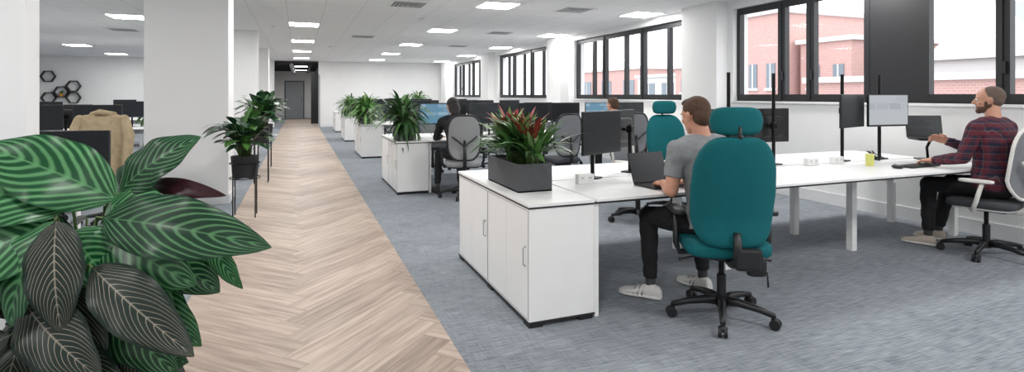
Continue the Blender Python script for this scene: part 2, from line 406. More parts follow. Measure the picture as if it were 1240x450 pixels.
for a,c in groups: b.b2((WX-0.04,a-0.03,SILL-0.03),(WX+0.12,c+0.03,SILL),TRIMW,0.004)
b.obj('trim_2')
for gi,(a,c) in enumerate(groups):
    b=MB(); xf=WX+0.08; t=0.07
    b.b2((xf,a,SILL),(xf+0.08,c,SILL+t),FRAME); b.b2((xf,a,TOP-t),(xf+0.08,c,TOP),FRAME)
    if gi==3: ms=[(6.71,0),(5.83,1),(5.36,1),(4.60,0),(3.93,0),(3.20,1),(2.60,0)]
    else: ms=[(c-q*(c-a)/4.1,fl) for q,fl in ((0,0),(0.8,0),(1.3,1),(2.1,0),(2.72,1),(3.5,0),(4.1,0))]
    for (y,fl) in ms:
        y=min(max(y,a+t/2),c-t/2); b.b2((xf-0.005,y-t/2,SILL+t),(xf+0.08,y+t/2,TOP-t),FRAME)
        if fl:
            b.b2((xf-0.02,y+0.02,SILL+0.03),(xf+0.03,y+0.075,TOP-0.03),FRAME); b.b2((xf-0.045,y-0.01,SILL+0.3),(xf-0.02,y+0.01,SILL+0.42),BLACK)
    for i in range(len(ms)-1):
        ya,yb=ms[i+1][0],ms[i][0]
        if gi==3 and i==3: b.b2((xf,ya,SILL+t),(xf+0.07,yb,TOP-t),FRAME); continue
        b.b2((xf,ya,SILL+t),(xf+0.04,yb,SILL+t+0.03),FRAME); b.b2((xf,ya,TOP-t-0.03),(xf+0.04,yb,TOP-t),FRAME)
        b.add([(xf+0.05,ya,SILL+t),(xf+0.05,yb,SILL+t),(xf+0.05,yb,TOP-t),(xf+0.05,ya,TOP-t)],[(0,1,2,3)],GLASS)
    b.obj('window_%d'%(gi+1))
# left columns
for (xa,xb,ya,yb) in ((-2.3,-0.92,2.47,2.59),(-1.78,-0.85,7.9,8.5),(-1.78,-0.9,13.8,14.4),(-1.78,-0.9,18.9,19.5)):
    b=MB(); b.b2((xa,ya,0),(xb,yb,CEIL),WHITE,0.004); b.b2((xa-0.015,ya-0.015,0),(xb+0.015,yb+0.015,0.12),TRIMW); b.obj('wall_column')
# ceiling lights & vents
b=MB(); b.b2((-0.3,-0.3,-0.012),(0.3,0.3,0.0),TRIMW); b.add([(-.28,-.28,-.014),(-.28,.28,-.014),(.28,.28,-.014),(.28,-.28,-.014)],[(0,1,2,3)],LPAN); lm=b.mesh('added_hallway_fill_panel')
for y in (-2.8,0.95,4.7,8.45,12.2,15.95,19.7,23.4):
    for x in (-6.1,-3.0,0.1,3.05,5.85): place(lm,'added_hallway_fill_panel',(x,y,CEIL))
for y in (27.9,31.9): place(lm,'added_hallway_fill_panel',(0.1,y,2.77))  # panels added only to brighten the dark hallway, its ceiling has none
b=MB(); b.b2((-0.3,-0.3,-0.01),(0.3,0.3,0),TRIMW)
for i,q in enumerate((0.25,0.19,0.13,0.07)):
    b.b2((-q,-q,-0.011-i*0.004),(q,q,-0.0105-i*0.004+0.001),EDGE)
    b.b2((-q+0.02,-q+0.02,-0.014-i*0.004),(q-0.02,q-0.02,-0.0115-i*0.004),VENT)
vm=b.mesh('ceiling_air_vent')
for p in ((4.45,8.43),(1.66,8.9),(1.5,14.2),(-3.7,14.7),(4.45,15.9),(4.45,12.2),(-4.6,10.2)): place(vm,'ceiling_air_vent',(p[0],p[1],CEIL))
b=MB(); b.cyl((0,0,-0.03),(0,0,0),0.05,TRIMW,seg=20); sm=b.mesh('smoke_detector')
for p in ((-0.5,12.8),(2.2,10.4),(4.4,6.2),(0.9,17.5)): place(sm,'smoke_detector',(p[0],p[1],CEIL))

# ------------------------------------------------------------------ exterior
b=MB(); b.b2((WX+0.5,-80,-4.2),(160,160,-4.0),ASPH); b.obj('ground_outside')
def building(name,x0,x1,y0,y1,z1,mat,wins,roof=0,z0=-4):
    b=MB(); b.b2((x0,y0,z0),(x1,y1,z1),mat)
    for (ya,yb,za,zb) in wins:
        b.b2((x0-0.05,ya,za),(x0+0.05,yb,zb),EXW); b.b2((x0-0.12,ya-0.1,za-0.15),(x0+0.02,yb+0.1,za),RENDERW); b.b2((x0-0.08,(ya+yb)/2-0.04,za),(x0,(ya+yb)/2+0.04,zb),RENDERW)
    if roof:
        ym=(y0+y1)/2; e=0.3
        vs=[(x0-e,y0-e,z1),(x1+e,y0-e,z1),(x1+e,y1+e,z1),(x0-e,y1+e,z1),(x0-e,ym,z1+roof),(x1+e,ym,z1+roof)]
        b.add(vs,[(0,1,5,4),(2,3,4,5)],ROOF); b.add(vs,[(0,4,3),(1,2,5)],mat); b.add(vs,[(0,3,2,1)],ROOF)
    else: b.b2((x0-0.2,y0-0.2,z1),(x1+0.2,y1+0.2,z1+0.25),RENDERW)
    b.obj(name)
building('brick_building',25,34,22.8,25.6,6.0,BRICK,[(23.2,23.8,1.8,3.2),(24.5,25.1,1.8,3.2)])
building('brick_building',26,35,19.4,22.4,4.2,BRICK,[(19.8,20.4,1.8,3.0),(21.2,21.9,1.8,3.0)])
building('brick_building',27,36,30,34.5,3.4,BRICK,[(y,y+1.0,1.6,2.6) for y in (30.6,32.8)])
building('rendered_house',28,36,35.2,41,2.9,RENDERW,[(36,37.5,1.4,2.4),(38.5,40,1.4,2.4)])
building('brick_building',29,38,42,56,3.8,BRICK,[(y,y+1.8,1.4,2.8) for y in range(43,55,4)])
building('rendered_house',26,34,11.2,15.6,2.9,RENDERW,[(12.2,12.9,1.2,2.2),(13.8,14.5,1.2,2.2)],roof=2.4)
building('rendered_house',30,40,6,10.6,3.4,RENDERW,[(7,7.8,1.4,2.4)],roof=2.2)
building('brick_building',22,23,5,18.5,1.95,BRICK,[])
building('rendered_house',37,44,16,18.8,3.6,RENDERW,[(17,18,2,3)],roof=1.6)
# ------------------------------------------------------------------ furniture
def make_bench():
    b=MB(); L0=0.46; L1=4.84; D=1.55
    for (ya,yb) in ((0,0.762),(0.788,D)):
        for q in range(3):
            xa=L0+0.004+q*(L1-L0)/3; xb=L0-0.004+(q+1)*(L1-L0)/3
            b.b2((xa,ya,DT-0.018),(xb,yb,DT),WHITEC,0.002); b.b2((xa+0.001,ya+0.001,DT-0.03),(xb-0.001,yb-0.001,DT-0.0175),EDGE)
    b.b2((L0+0.02,0.72,DT-0.14),(L1-0.05,0.83,DT-0.05),TRIMW)
    for q in range(4):
        x=L0+0.03+q*(L1-L0-0.06)/3
        for y in (0.47,1.08): b.b2((x-0.03,y-0.03,0),(x+0.03,y+0.03,DT-0.03),WHITEC,0.003)
        b.b2((x-0.025,0.08,DT-0.075),(x+0.025,D-0.08,DT-0.03),WHITEC)
    b.b2((L0+0.0,0.02,0.0),(L0+0.03,0.10,DT-0.03),WHITEC); b.b2((L0+0.0,D-0.10,0.0),(L0+0.03,D-0.02,DT-0.03),WHITEC)
    for y in (0.5,1.05): b.b2((L0+0.03,y-0.02,DT-0.07),(L1-0.03,y+0.02,DT-0.03),WHITEC)
    return b.mesh('office_bench_desk')
def make_cab():
    b=MB(); D=1.55; w=0.452
    b.b2((0.006,0.006,0.035),(w,D-0.006,DT-0.03),WHITEC,0.002)
    b.b2((0.0,0.0,DT-0.03),(w,D,DT-0.02),EDGE); b.b2((0,0,DT-0.02),(w,D,DT),WHITEC,0.002)
    b.b2((0.002,0.002,0.024),(w,D-0.002,0.036),EDGE)
    for x in (0.05,w-0.06):
        for y in (0.05,0.74,D-0.06): b.b2((x-0.045,y-0.045,0),(x+0.045,y+0.045,0.028),BLACK)
    for y in (0.02,0.772,0.778,D-0.02): b.b2((0.003,y-0.0015,0.05),(0.008,y+0.0015,DT-0.045),VENT)
    for y in (0.397,1.155): b.b2((0.0045,y-0.001,0.05),(0.008,y+0.001,DT-0.045),TRIMW)
    for z in (0.05,DT-0.045): b.b2((0.003,0.02,z-0.0015),(0.008,D-0.02,z+0.0015),VENT)
    for y in (0.06,0.82): b.tube([(0.006,y,0.36),(-0.012,y,0.37),(-0.012,y,0.47),(0.006,y,0.48)],0.004,GREYP,seg=8)
    b.b2((-0.002,0.84,0.46),(0.006,0.855,0.475),CHROME)
    return b.mesh('storage_cabinet')
bench=make_bench(); cab=make_cab()
BY=[3.0,7.7,12.4,17.1,21.6]
for y in BY:
    place(bench,'office_bench_desk',(1.28,y,0)); place(cab,'storage_cabinet',(1.28,y,0))
for y in (5.45,9.55,14.1,18.7):
    xx=-1.2 if y<6 else -2.1
    place(bench,'office_bench_desk',(xx,y,0),math.pi)

def chair_base(b):
    for i in range(5):
        a=math.radians(90+72*i+20); c,s_=math.cos(a),math.sin(a); P=lambda r,z:(c*r,s_*r,z)
        b.tube([P(0.02,0.105),P(0.10,0.112),P(0.22,0.098),P(0.31,0.078)],[0.030,0.026,0.020,0.016],BLACK,seg=10)
        b.cyl(P(0.31,0.085),P(0.31,0.05),0.009,BLACK,seg=8)
        t=V((-s_,c,0)); o=V(P(0.315,0.031))
        for sg in (-1,1): b.cyl(o+t*sg*0.008,o+t*sg*0.026,0.031,BLACK,seg=18)
        b.sq(o+V((0,0,0.018)),(0.05,0.05,0.04),BLACK,0.8,0.8,nu=12,nv=8)
    b.cyl((0,0,0.07),(0,0,0.14),0.036,BLACK); b.cyl((0,0,0.14),(0,0,0.27),0.028,BLACK); b.cyl((0,0,0.27),(0,0,0.42),0.017,METAL)
    b.box((0,-0.02,0.415),(0.16,0.26,0.05),BLACK,0.012)
def backfn(curv,lum,h,taper_t=0.78,taper_b=0.85):
    def f(v):
        x,y,z=v; t=z/h+0.5
        w=1-(1-taper_t)*max(0,(t-0.55)/0.45)**2-(1-taper_b)*max(0,(0.45-t)/0.45)**2
        x=x*w
        y=y+curv*(x*x)/0.06 + lum*math.exp(-((t-0.25)/0.22)**2) - 0.05*max(0,t-0.5)**2*2
        return (x,y,z)
    return f
def teal_chair(uph=TEAL,head=True,lever=True):
    b=MB(); chair_base(b)
    b.sq((0,0.01,0.465),(0.50,0.49,0.10),uph,0.45,0.42,fn=lambda v:(v.x*(1-0.06*(v.y/0.25)),v.y,v.z+0.10*v.x*v.x-0.12*max(0,v.y-0.12)**1.3))
    b.sq((0,0.0,0.425),(0.42,0.40,0.035),BLACK,0.4,0.4)
    b.sq((0,-0.265,0.83),(0.49,0.11,0.66),uph,0.42,0.55,fn=backfn(0.05,0.035,0.66,0.74,0.9),rot=(math.radians(4),0,0),nu=36,nv=24)
    b.tube([(0,-0.06,0.41),(0,-0.20,0.395),(0,-0.29,0.42),(0,-0.30,0.50),(0,-0.285,0.60)],[0.03,0.028,0.028,0.026,0.02],BLACK)
    b.box((0.06,-0.30,0.45),(0.15,0.05,0.13),BLACK,0.02)
    b.box((0.12,-0.25,0.40),(0.11,0.08,0.12),BLACK,0.03)
    if head:
        b.tube([(0,-0.285,1.08),(0,-0.335,1.15),(0,-0.33,1.22)],[0.014,0.013,0.013],BLACK)
        b.box((0,-0.325,1.225),(0.06,0.02,0.05),BLACK,0.006)
        b.sq((0,-0.285,1.248),(0.30,0.11,0.165),uph,0.45,0.6,fn=lambda v:(v.x*(1-0.1*abs(v.z)/0.085),v.y+0.9*v.x*v.x,v.z))
    for sg in (-1,1):
        b.tube([(sg*0.12,0.0,0.415),(sg*0.265,-0.01,0.41),(sg*0.285,-0.01,0.47),(sg*0.285,-0.01,0.655)],[0.018,0.018,0.020,0.018],BLACK)
        b.sq((sg*0.28,0.01,0.675),(0.085,0.25,0.035),BLACK,0.4,0.6)
        if lever: b.tube([(sg*0.06,-0.02,0.405),(sg*0.24,-0.06,0.385),(sg*0.28,-0.07,0.38)],[0.006,0.006,0.010],BLACK,seg=8)
    b.tube([(0.07,-0.1,0.4),(0.22,-0.16,0.33),(0.21,-0.2,0.26)],0.006,BLACK,seg=8)
    return b.mesh('office_chair')
def frame_chair(back=MESHG,seat=GREYD,frame=WPL):
    b=MB(); chair_base(b)
    b.sq((0,0.01,0.465),(0.49,0.48,0.085),seat,0.45,0.42,fn=lambda v:(v.x,v.y,v.z+0.10*v.x*v.x-0.12*max(0,v.y-0.12)**1.3))
    b.sq((0,0.0,0.43),(0.44,0.42,0.03),frame,0.4,0.4)
    fn=backfn(0.06,0.035,0.60,0.80,0.75)
    b.sq((0,-0.265,0.83),(0.44,0.022,0.58),back,0.35,0.6,fn=fn,nu=36,nv=20)
    pts=[]
    for i in range(36):
        a=2*math.pi*i/36; sp=lambda x,e:math.copysign(abs(x)**e,x)
        p=fn(V((0.225*sp(math.cos(a),0.45),0,0.30*sp(math.sin(a),0.45)))); pts.append((p[0],p[1]-0.265,p[2]+0.83))
    b.tube(pts,0.014,frame,seg=8,closed=True,ref=V((0,1,0)))
    b.tube([(0,-0.05,0.42),(0,-0.22,0.41),(0,-0.31,0.47),(0,-0.31,0.62),(0.0,-0.285,0.80)],[0.03,0.028,0.026,0.022,0.014],frame)
    b.tube([(-0.17,-0.275,0.85),(0,-0.295,0.72),(0.17,-0.275,0.85)],0.012,frame,seg=8)
    for sg in (-1,1):
        b.tube([(sg*0.12,0.03,0.42),(sg*0.26,0.03,0.42),(sg*0.285,0.0,0.50),(sg*0.285,-0.04,0.655)],[0.016,0.018,0.018,0.016],frame)
        b.sq((sg*0.28,0.0,0.675),(0.075,0.24,0.03),BLACK if frame!=WPL else frame,0.4,0.6)
    return b.mesh('mesh_office_chair')
TC=teal_chair(); FC=frame_chair(); GC=frame_chair(GREYF,GREYF,BLACK); FC2=frame_chair(MESHG,GREYD,BLACK); LC=frame_chair(pm('grey_light_fabric',(176,172,166),0.9,scale=150,bump=0.2),GREYF,BLACK)
CH1=(2.49,2.73); CH1R=math.radians(-25)
place(TC,'office_chair',(CH1[0],CH1[1],0),CH1R)
place(FC,'mesh_office_chair',(5.60,2.93,0),math.radians(14))
place(TC,'office_chair',(4.15,5.35,0),math.radians(165))
place(FC,'mesh_office_chair',(3.52,5.15,0),math.radians(205))
place(GC,'mesh_office_chair',(2.10,7.22,0),math.radians(-12))
for p in ((3.55,7.15,5),(4.75,7.2,-10),(2.3,9.9,178),(3.6,9.85,190),(5.0,9.8,170),(2.4,11.9,-5),(3.9,11.8,10),(5.2,11.9,0),(2.4,14.5,180),(4.6,14.4,170),(2.4,16.6,0),(4.4,16.6,0),(3.4,21.1,0)):
    place(FC2 if int(p[0]*10)%2 else GC,'mesh_office_chair',(p[0],p[1],0),math.radians(p[2]))
place(GC,'mesh_office_chair',(-1.88,7.1,0),math.radians(-5)); place(LC,'mesh_office_chair',(-2.72,7.35,0),math.radians(-10))
place(GC,'mesh_office_chair',(-3.9,7.3,0),0); place(GC,'mesh_office_chair',(-3.4,12.0,0),0); place(FC2,'mesh_office_chair',(-5.0,11.9,0),0)
# monitors
def make_monitor(scr,w=0.54,h=0.325,tall=False,zc=0.365):
    b=MB(); b.box((0,0,0.006),(0.10,0.12,0.012),METAL,0.003)
    ph=0.86 if tall else zc+0.04
    b.cyl((0,0,0.01),(0,0,ph),0.016,METAL,seg=14)
    b.box((0,0,zc),(0.05,0.05,0.06),METAL,0.008)
    b.tube([(0,0,zc),(0.03,-0.03,zc),(0,-0.065,zc)],0.014,METAL,seg=8)
    b.box((0,-0.065,zc),(0.12,0.012,0.12),METAL,0.003)
    b.sq((0,-0.078,zc-0.01),(w*0.7,0.04,h*0.65),BLACK,0.3,0.3)
    b.box((0,-0.09,zc),(w,0.022,h),BLACK,0.004)
    x=w/2-0.01; z0=zc-h/2+0.018; z1=zc+h/2-0.01; y=-0.1018
    b.add([(-x,y,z0),(x,y,z0),(x,y,z1),(-x,y,z1)],[(0,1,2,3)],scr,uv=[(0,0),(1,0),(1,1),(0,1)])
    return b.mesh('computer_monitor')
MO=make_monitor(SCREENOFF); MOT=make_monitor(SCREENOFF,tall=True); MOT2=make_monitor(SCREENOFF,tall=True,zc=0.50); MDT=make_monitor(SCR_DOC,tall=True,zc=0.50); MBL=make_monitor(SCR_BLUE); MDK=make_monitor(SCR_DARK); MN=make_monitor(SCREENOFF,w=0.50,h=0.33); MLOW=make_monitor(SCREENOFF,w=0.62,h=0.36,zc=0.23)
def mon(me,x,y,rz): place(me,'computer_monitor',(x,y,DT),math.radians(rz))
mon(MN,2.16,3.78,24)
mon(MO,2.62,3.95,212)
mon(MO,2.9,8.45,182)
mon(MOT,4.18,3.90,178); mon(MOT,3.62,3.88,186)
mon(MOT2,5.04,3.86,16)
mon(MDT,5.58,3.86,-4)
for y,l in ((7.7,[(2.0,-6,MBL),(2.75,5,MDK),(3.6,0,MO),(4.2,0,MO),(4.85,0,MBL),(5.5,0,MDK)]),(12.4,[(2.1,0,MDK),(2.7,0,MO),(3.7,0,MO),(4.3,0,MO),(5.0,0,MO)]),(17.1,[(2.2,0,MO),(2.9,0,MO),(3.6,0,MO),(5.0,0,MO)]),(21.6,[(2.2,0,MO),(3.6,0,MO)])):
    for x,r,me in l: mon(me,x,y+0.66,r)
    for x,r,me in l[:3]: mon(MO,x+0.3,y+0.92,180+r)
mon(MLOW,-1.52,4.72,-10)
for x,y,r in ((-2.45,8.7,0),(-3.1,8.7,5),(-3.7,8.7,0),(-2.9,8.95,180),(-3.2,13.3,0),(-4.6,13.3,0),(-5.6,13.3,0),(-4.5,18.1,0)): mon(MO,x,y,r)

# small desk items
def keyboard():
    b=MB(); b.box((0,0,0.008),(0.44,0.13,0.014),BLACK,0.004)
    for r in range(5):
        for c in range(14): b.box((-0.198+c*0.0305,-0.046+r*0.023,0.0175),(0.026,0.018,0.005),EDGE)
    return b.mesh('keyboard')
KB=keyboard()
for p in ((5.30,3.30,4),(2.75,8.0,-5),(4.1,8.0,0),(3.4,4.3,180)): place(KB,'keyboard',(p[0],p[1],DT),math.radians(p[2]))
b=MB(); b.sq((0,0,0.017),(0.06,0.10,0.034),BLACK,0.8,0.8,nu=16,nv=8); b.box((0,0.02,0.034),(0.006,0.02,0.004),EDGE); MS=b.mesh('computer_mouse')
for p in ((4.98,3.28),(2.45,7.95)): place(MS,'computer_mouse',(p[0],p[1],DT))
def laptop(scr,ang=105):
    b=MB(); b.box((0,0,0.009),(0.33,0.23,0.016),BLACK,0.004)
    for r in range(5):
        for c in range(13): b.box((-0.14+c*0.0233,-0.015+r*0.020,0.0185),(0.020,0.016,0.003),EDGE)
    b.box((0,-0.07,0.0176),(0.10,0.06,0.001),GREYD)
    a=math.radians(ang-90); M=Matrix.Translation((0,0.115,0.016))@Matrix.Rotation(-a,4,'X')
    b.box((0,0,0.11),(0.33,0.009,0.22),BLACK,0.003,M=M)
    b.add([(-0.155,-0.0052,0.012),(0.155,-0.0052,0.012),(0.155,-0.0052,0.21),(-0.155,-0.0052,0.21)],[(0,1,2,3)],scr,M=M,uv=[(0,0),(1,0),(1,1),(0,1)])
    return b.mesh('laptop')
place(laptop(SCREENOFF,108),'laptop',(2.44,3.27,DT),math.radians(6))
b=MB(); b.box((0,0,0.006),(0.22,0.2,0.012),METAL,0.003); b.tube([(0,0.05,0.01),(0,0.07,0.12),(0,0.0,0.20)],0.013,METAL,seg=8); b.box((0,0.0,0.205),(0.30,0.24,0.010),METAL,0.003)
b.obj('laptop_stand',(5.96,3.60,DT),math.radians(-34))
place(laptop(SCR_DARK,100),'laptop',(5.96,3.60,DT+0.2105),math.radians(-34))
b=MB(); b.box((0,0,0.035),(0.13,0.055,0.07),WHITEC,0.006); 
for x in (-0.032,0.032): b.box((x,-0.028,0.037),(0.045,0.003,0.045),TRIMW,0.001); b.box((x,-0.0305,0.042),(0.018,0.002,0.004),EDGE)
SK=b.mesh('desk_power_socket')
for p in ((1.98,3.58),(3.30,3.62),(4.45,3.72),(4.78,3.72),(3.0,4.1),(2.5,8.2),(3.9,8.2)): place(SK,'desk_power_socket',(p[0],p[1],DT))
b=MB(); b.cyl((0,0,0),(0,0,0.11),0.033,GLASSY,r1=0.037,seg=20); b.obj('drinking_glass',(4.93,3.50,DT))
b=MB()
for q in range(5):
    a=q*1.3; b.tube([(0.02*q,0,0.02),(0.05*math.sin(a),0.05,0.10),(0.03*q,0.08*math.cos(a),0.03),(0.08,0.02*q,0.008)],0.004,BLACK,seg=6)
b.obj('cable_bundle',(5.28,3.70,DT))
b=MB(); b.cyl((0,0,0),(0,0,0.09),0.036,WHITEC,seg=20); b.cyl((0,0,0.0895),(0,0,0.091),0.032,TRUNK,seg=20); b.tube([(0.034,0,0.07),(0.062,0,0.065),(0.062,0,0.03),(0.034,0,0.02)],0.005,WHITEC,seg=8); MG=b.mesh('coffee_mug')
for p in ((3.9,4.3),(3.15,8.05),(4.9,8.0)): place(MG,'coffee_mug',(p[0],p[1],DT))

# jacket
b=MB(); 
def jf(v):
    q=noise.noise(V((v.x*14,v.y*5,v.z*4)))
    v=v+V((0.014*noise.noise(v*9),0.03*q+0.012*noise.noise(v*16),0)); return (v.x*(1.0+0.25*max(0,-v.z)),v.y+0.5*v.x*v.x,v.z)
b.sq((0,-0.275,0.84),(0.50,0.10,0.72),JACK,0.4,0.6,fn=jf,nu=60,nv=40)
for sg in (-1,1): b.tube([(sg*0.20,-0.28,1.15),(sg*0.25,-0.31,0.98),(sg*0.24,-0.33,0.75),(sg*0.21,-0.33,0.52)],[0.045,0.052,0.046,0.042],JACK,round_=True)
b.tube([(-0.10,-0.25,1.20),(0,-0.33,1.225),(0.10,-0.25,1.20)],[0.025,0.03,0.025],JACK,round_=True)
b.obj('jacket',(-1.88,7.1,0),math.radians(-5))
# ------------------------------------------------------------------ plants
def rnd(a,c): return random.uniform(a,c)
def bush(b,c,n,ln,wd,mats,elev=(10,80),spread=(0.03,0.03),arch=0.3,droop=0.3,stem=0.0,nv=6):
    for i in range(n):
        a=rnd(0,2*math.pi); e=math.radians(rnd(*elev)); l=rnd(*ln); w=rnd(*wd)
        d=V((math.cos(a)*math.cos(e),math.sin(a)*math.cos(e),math.sin(e)))
        p=V(c)+V((rnd(-1,1)*spread[0],rnd(-1,1)*spread[1],0))
        if stem:
            sl=stem*rnd(0.3,1.0); q=p+V((d.x*0.5,d.y*0.5,1.0))*sl; b.tube([p,p.lerp(q,0.5)+V((0,0,0.02)),q],0.003,STEM,seg=4); p=q
        side=V((-math.sin(a),math.cos(a),0)); nr=side.cross(d)*-1
        b.leaf(p,p+d*l,w,nr,random.choice(mats),arch=arch*0.5,fold=0.25,nv=nv,nu=1,droop=droop*rnd(0.3,1),shape=0.9)
b=MB(); x,y,z=0.25,0.62,0.19
for (a,c) in (((-x/2,-y/2,0),(x/2,y/2,0.01)),((-x/2,-y/2,0),(-x/2+0.012,y/2,z)),((x/2-0.012,-y/2,0),(x/2,y/2,z)),((-x/2+0.012,-y/2,0),(x/2-0.012,-y/2+0.012,z)),((-x/2+0.012,y/2-0.012,0),(x/2-0.012,y/2,z))): b.b2(a,c,POT)
b.b2((-x/2+0.012,-y/2+0.012,z-0.03),(x/2-0.012,y/2-0.012,z-0.02),SOIL)
for yy in (-0.24,-0.12,0.0,0.12,0.24):
    for q in range(2):
        c=(rnd(-0.04,0.04),yy+rnd(-0.03,0.03),z-0.02)
        bush(b,c,34,(0.18,0.40),(0.03,0.052),[LG,LG,LG2,LG2,LG,LG3],elev=(5,75),droop=0.25,stem=0.12,nv=8)
    bush(b,(0,yy,z+0.15),13,(0.16,0.27),(0.035,0.05),[LR,LR,LR,LY],elev=(25,85),droop=0.1,nv=8)
bush(b,(0.0,0.2,z+0.17),18,(0.14,0.27),(0.035,0.05),[LR,LR],elev=(20,85),droop=0.1,nv=8)
b.obj('trough_planter',(1.49,3.69,DT),0)
def trough(name,loc,sc_,mats,trail=True,n=150,st=0.2):
    b=MB(); b.sq((0,0,0.09),(0.24,0.5,0.18),POT,0.2,0.2,nu=24,nv=10)
    for i in range(6):
        bush(b,(rnd(-0.05,0.05),-0.2+0.08*i,0.15),n//6,(0.18*sc_,0.36*sc_),(0.035,0.075),mats,elev=(-5,80),droop=0.7,stem=st)
    if trail: bush(b,(-0.02,-0.1,0.2),60,(0.18,0.30),(0.03,0.06),mats,elev=(-60,10),droop=0.9,stem=0.06,spread=(0.12,0.22))
    b.obj(name,loc)
trough('fern_planter',(1.44,8.10,DT),1.3,[LG,LG2,LG2],n=260,st=0.32)
trough('fern_planter',(1.44,12.8,DT),1.35,[LG,LG,LG3],n=200,st=0.3)
trough('fern_planter',(1.44,13.5,DT),1.35,[LG,LG2,LG],n=200,st=0.3)
trough('fern_planter',(1.5,17.5,DT),1.25,[LG,LG3],n=140,st=0.3)
trough('fern_planter',(1.5,18.2,DT),1.25,[LG,LG2],n=140,st=0.3)
trough('fern_planter',(4.6,22.3,DT),1.6,[LG,LG3],n=140,st=0.5)
trough('fern_planter',(-2.9,13.7,DT),1.0,[LG,LG3],n=70)
def stand_plant(loc,h,r,leafs,sc_):
    b=MB()
    b.cyl((0,0,h-0.18),(0,0,h+0.06),r*0.88,POTB,seg=28,r1=r); b.cyl((0,0,h+0.058),(0,0,h+0.062),r*0.92,SOIL,seg=28)
    for i in range(4):
        a=math.pi/4+i*math.pi/2; c,s_=math.cos(a)*(r+0.012),math.sin(a)*(r+0.012)
        b.tube([(c,s_,0),(c,s_,h-0.02)],0.007,METAL,seg=8)
    for z in (h-0.02,h-0.19): b.tube([(math.cos(q*math.pi/12)*(r+0.012),math.sin(q*math.pi/12)*(r+0.012),z) for q in range(24)],0.006,METAL,seg=6,closed=True)
    for i in (0,1):
        a=math.pi/4+i*math.pi/2; c,s_=math.cos(a)*(r+0.012),math.sin(a)*(r+0.012); b.tube([(c,s_,h-0.19),(-c,-s_,h-0.19)],0.006,METAL,seg=6)
    bush(b,(0,0,h+0.05),leafs,(0.16*sc_,0.28*sc_),(0.08*sc_,0.13*sc_),[LG2,LG,LG2,ORB2],elev=(-5,75),droop=0.35,stem=0.34*sc_,spread=(0.06,0.06),nv=8)
    b.obj('plant_on_stand',loc)
stand_plant((-0.58,6.98,0),0.64,0.15,110,1.12)
stand_plant((-0.62,11.6,0),0.78,0.15,90,1.35)
stand_plant((-0.56,9.6,0),0.82,0.13,80,1.15)
# foreground calathea
b=MB()
b.cyl((0,0,0),(0,0,0.46),0.17,POT,seg=36,r1=0.22); b.cyl((0,0,0.455),(0,0,0.463),0.205,SOIL,seg=36)
LV=[
(.12,1.08,-.22,1.25,.20,-.02,-.10,ORB),(.02,1.06,-.31,1.14,.18,-.08,-.16,ORB),
(.13,1.10,.37,1.27,.14,-.02,.0,ORB2),(.14,1.04,.66,.97,.17,-.10,-.16,ORB2),(.06,1.08,.20,1.19,.11,.04,.05,ORB2),
(.01,1.02,-.28,.87,.22,-.12,-.20,ORB),(.03,1.04,-.02,.77,.18,-.14,-.22,ORB),(.15,1.0,.44,.86,.18,-.10,-.15,ORB),
(.16,.98,.33,.70,.14,-.04,-.08,ORB),(.40,.99,.52,.81,.07,-.02,-.04,ORB),(-.02,.98,-.20,.74,.18,-.05,-.12,ORB),(.10,1.06,.34,1.05,.14,-.03,-.09,ORB),
(.07,1.05,.15,.77,.13,-.18,-.26,ORN),(.17,.92,.50,.71,.14,-.18,-.26,ORN),(.00,.83,.27,.66,.15,-.20,-.28,ORN),
(-.04,.74,-.27,.54,.16,-.20,-.27,ORN),(.0,.72,.04,.46,.17,-.22,-.30,ORN),(.07,.71,.33,.50,.14,-.18,-.25,ORN),(-.08,.83,-.29,.72,.12,-.18,-.25,ORN),
(.05,.86,.20,.58,.13,-.12,-.18,ORN),(-.02,.66,-.17,.44,.17,-.17,-.23,ORN),(.10,.62,.28,.42,.14,-.14,-.2,ORN),
(-.09,.64,.00,.97,.09,-.30,-.29,MAR),(.20,1.12,.46,1.09,.055,.02,-.02,MAR),(-.05,.62,-.30,.62,.15,-.12,-.16,ORN),
(.02,.9,-.28,.80,.16,-.08,-.14,ORB2),(.1,.86,.30,.80,.14,-.06,-.1,ORB2),(-.02,.78,-.12,.60,.15,-.1,-.15,ORB2),(.06,.95,.06,.70,.15,-.06,-.10,ORB),
(0,.95,-.31,.97,.17,-.02,-.05,ORB2),(.2,.86,.40,.64,.12,-.03,-.05,ORB),(.22,.96,.45,.80,.15,-.02,-.04,ORB2),(.12,.80,.36,.58,.14,-.08,-.10,ORB2),
(.16,.72,.34,.46,.12,-.05,-.07,ORN),(.05,1.0,.22,.86,.14,-.10,-.16,ORB),(-.1,.9,-.3,.66,.15,-.13,-.17,ORB2),(.04,.78,-.06,.52,.15,-.16,-.2,ORN)]
for i,(bx,bz,tx,tz,w,yb,yt,mt) in enumerate(LV):
    B=V((bx,yb,bz)); T=V((tx,yt,tz)); nr=V((rnd(-.25,.25)+(-0.25 if mt is MAR else 0),-0.8,0.5+rnd(-.2,.25)))
    b.leaf(B,T,w*1.06,nr,mt,arch=0.2,fold=0.24,nv=22,nu=6,wave=0.10,shape=0.82)
    r0=V((rnd(-.08,.08),rnd(-.08,.08),0.46)); b.tube([r0,V((r0.x*0.8+bx*0.2,r0.y*.7+yb*.3,(0.46+bz)/2)),B+(B-T)*0.04,B],[0.006,0.005,0.004,0.003],STEM,seg=7)
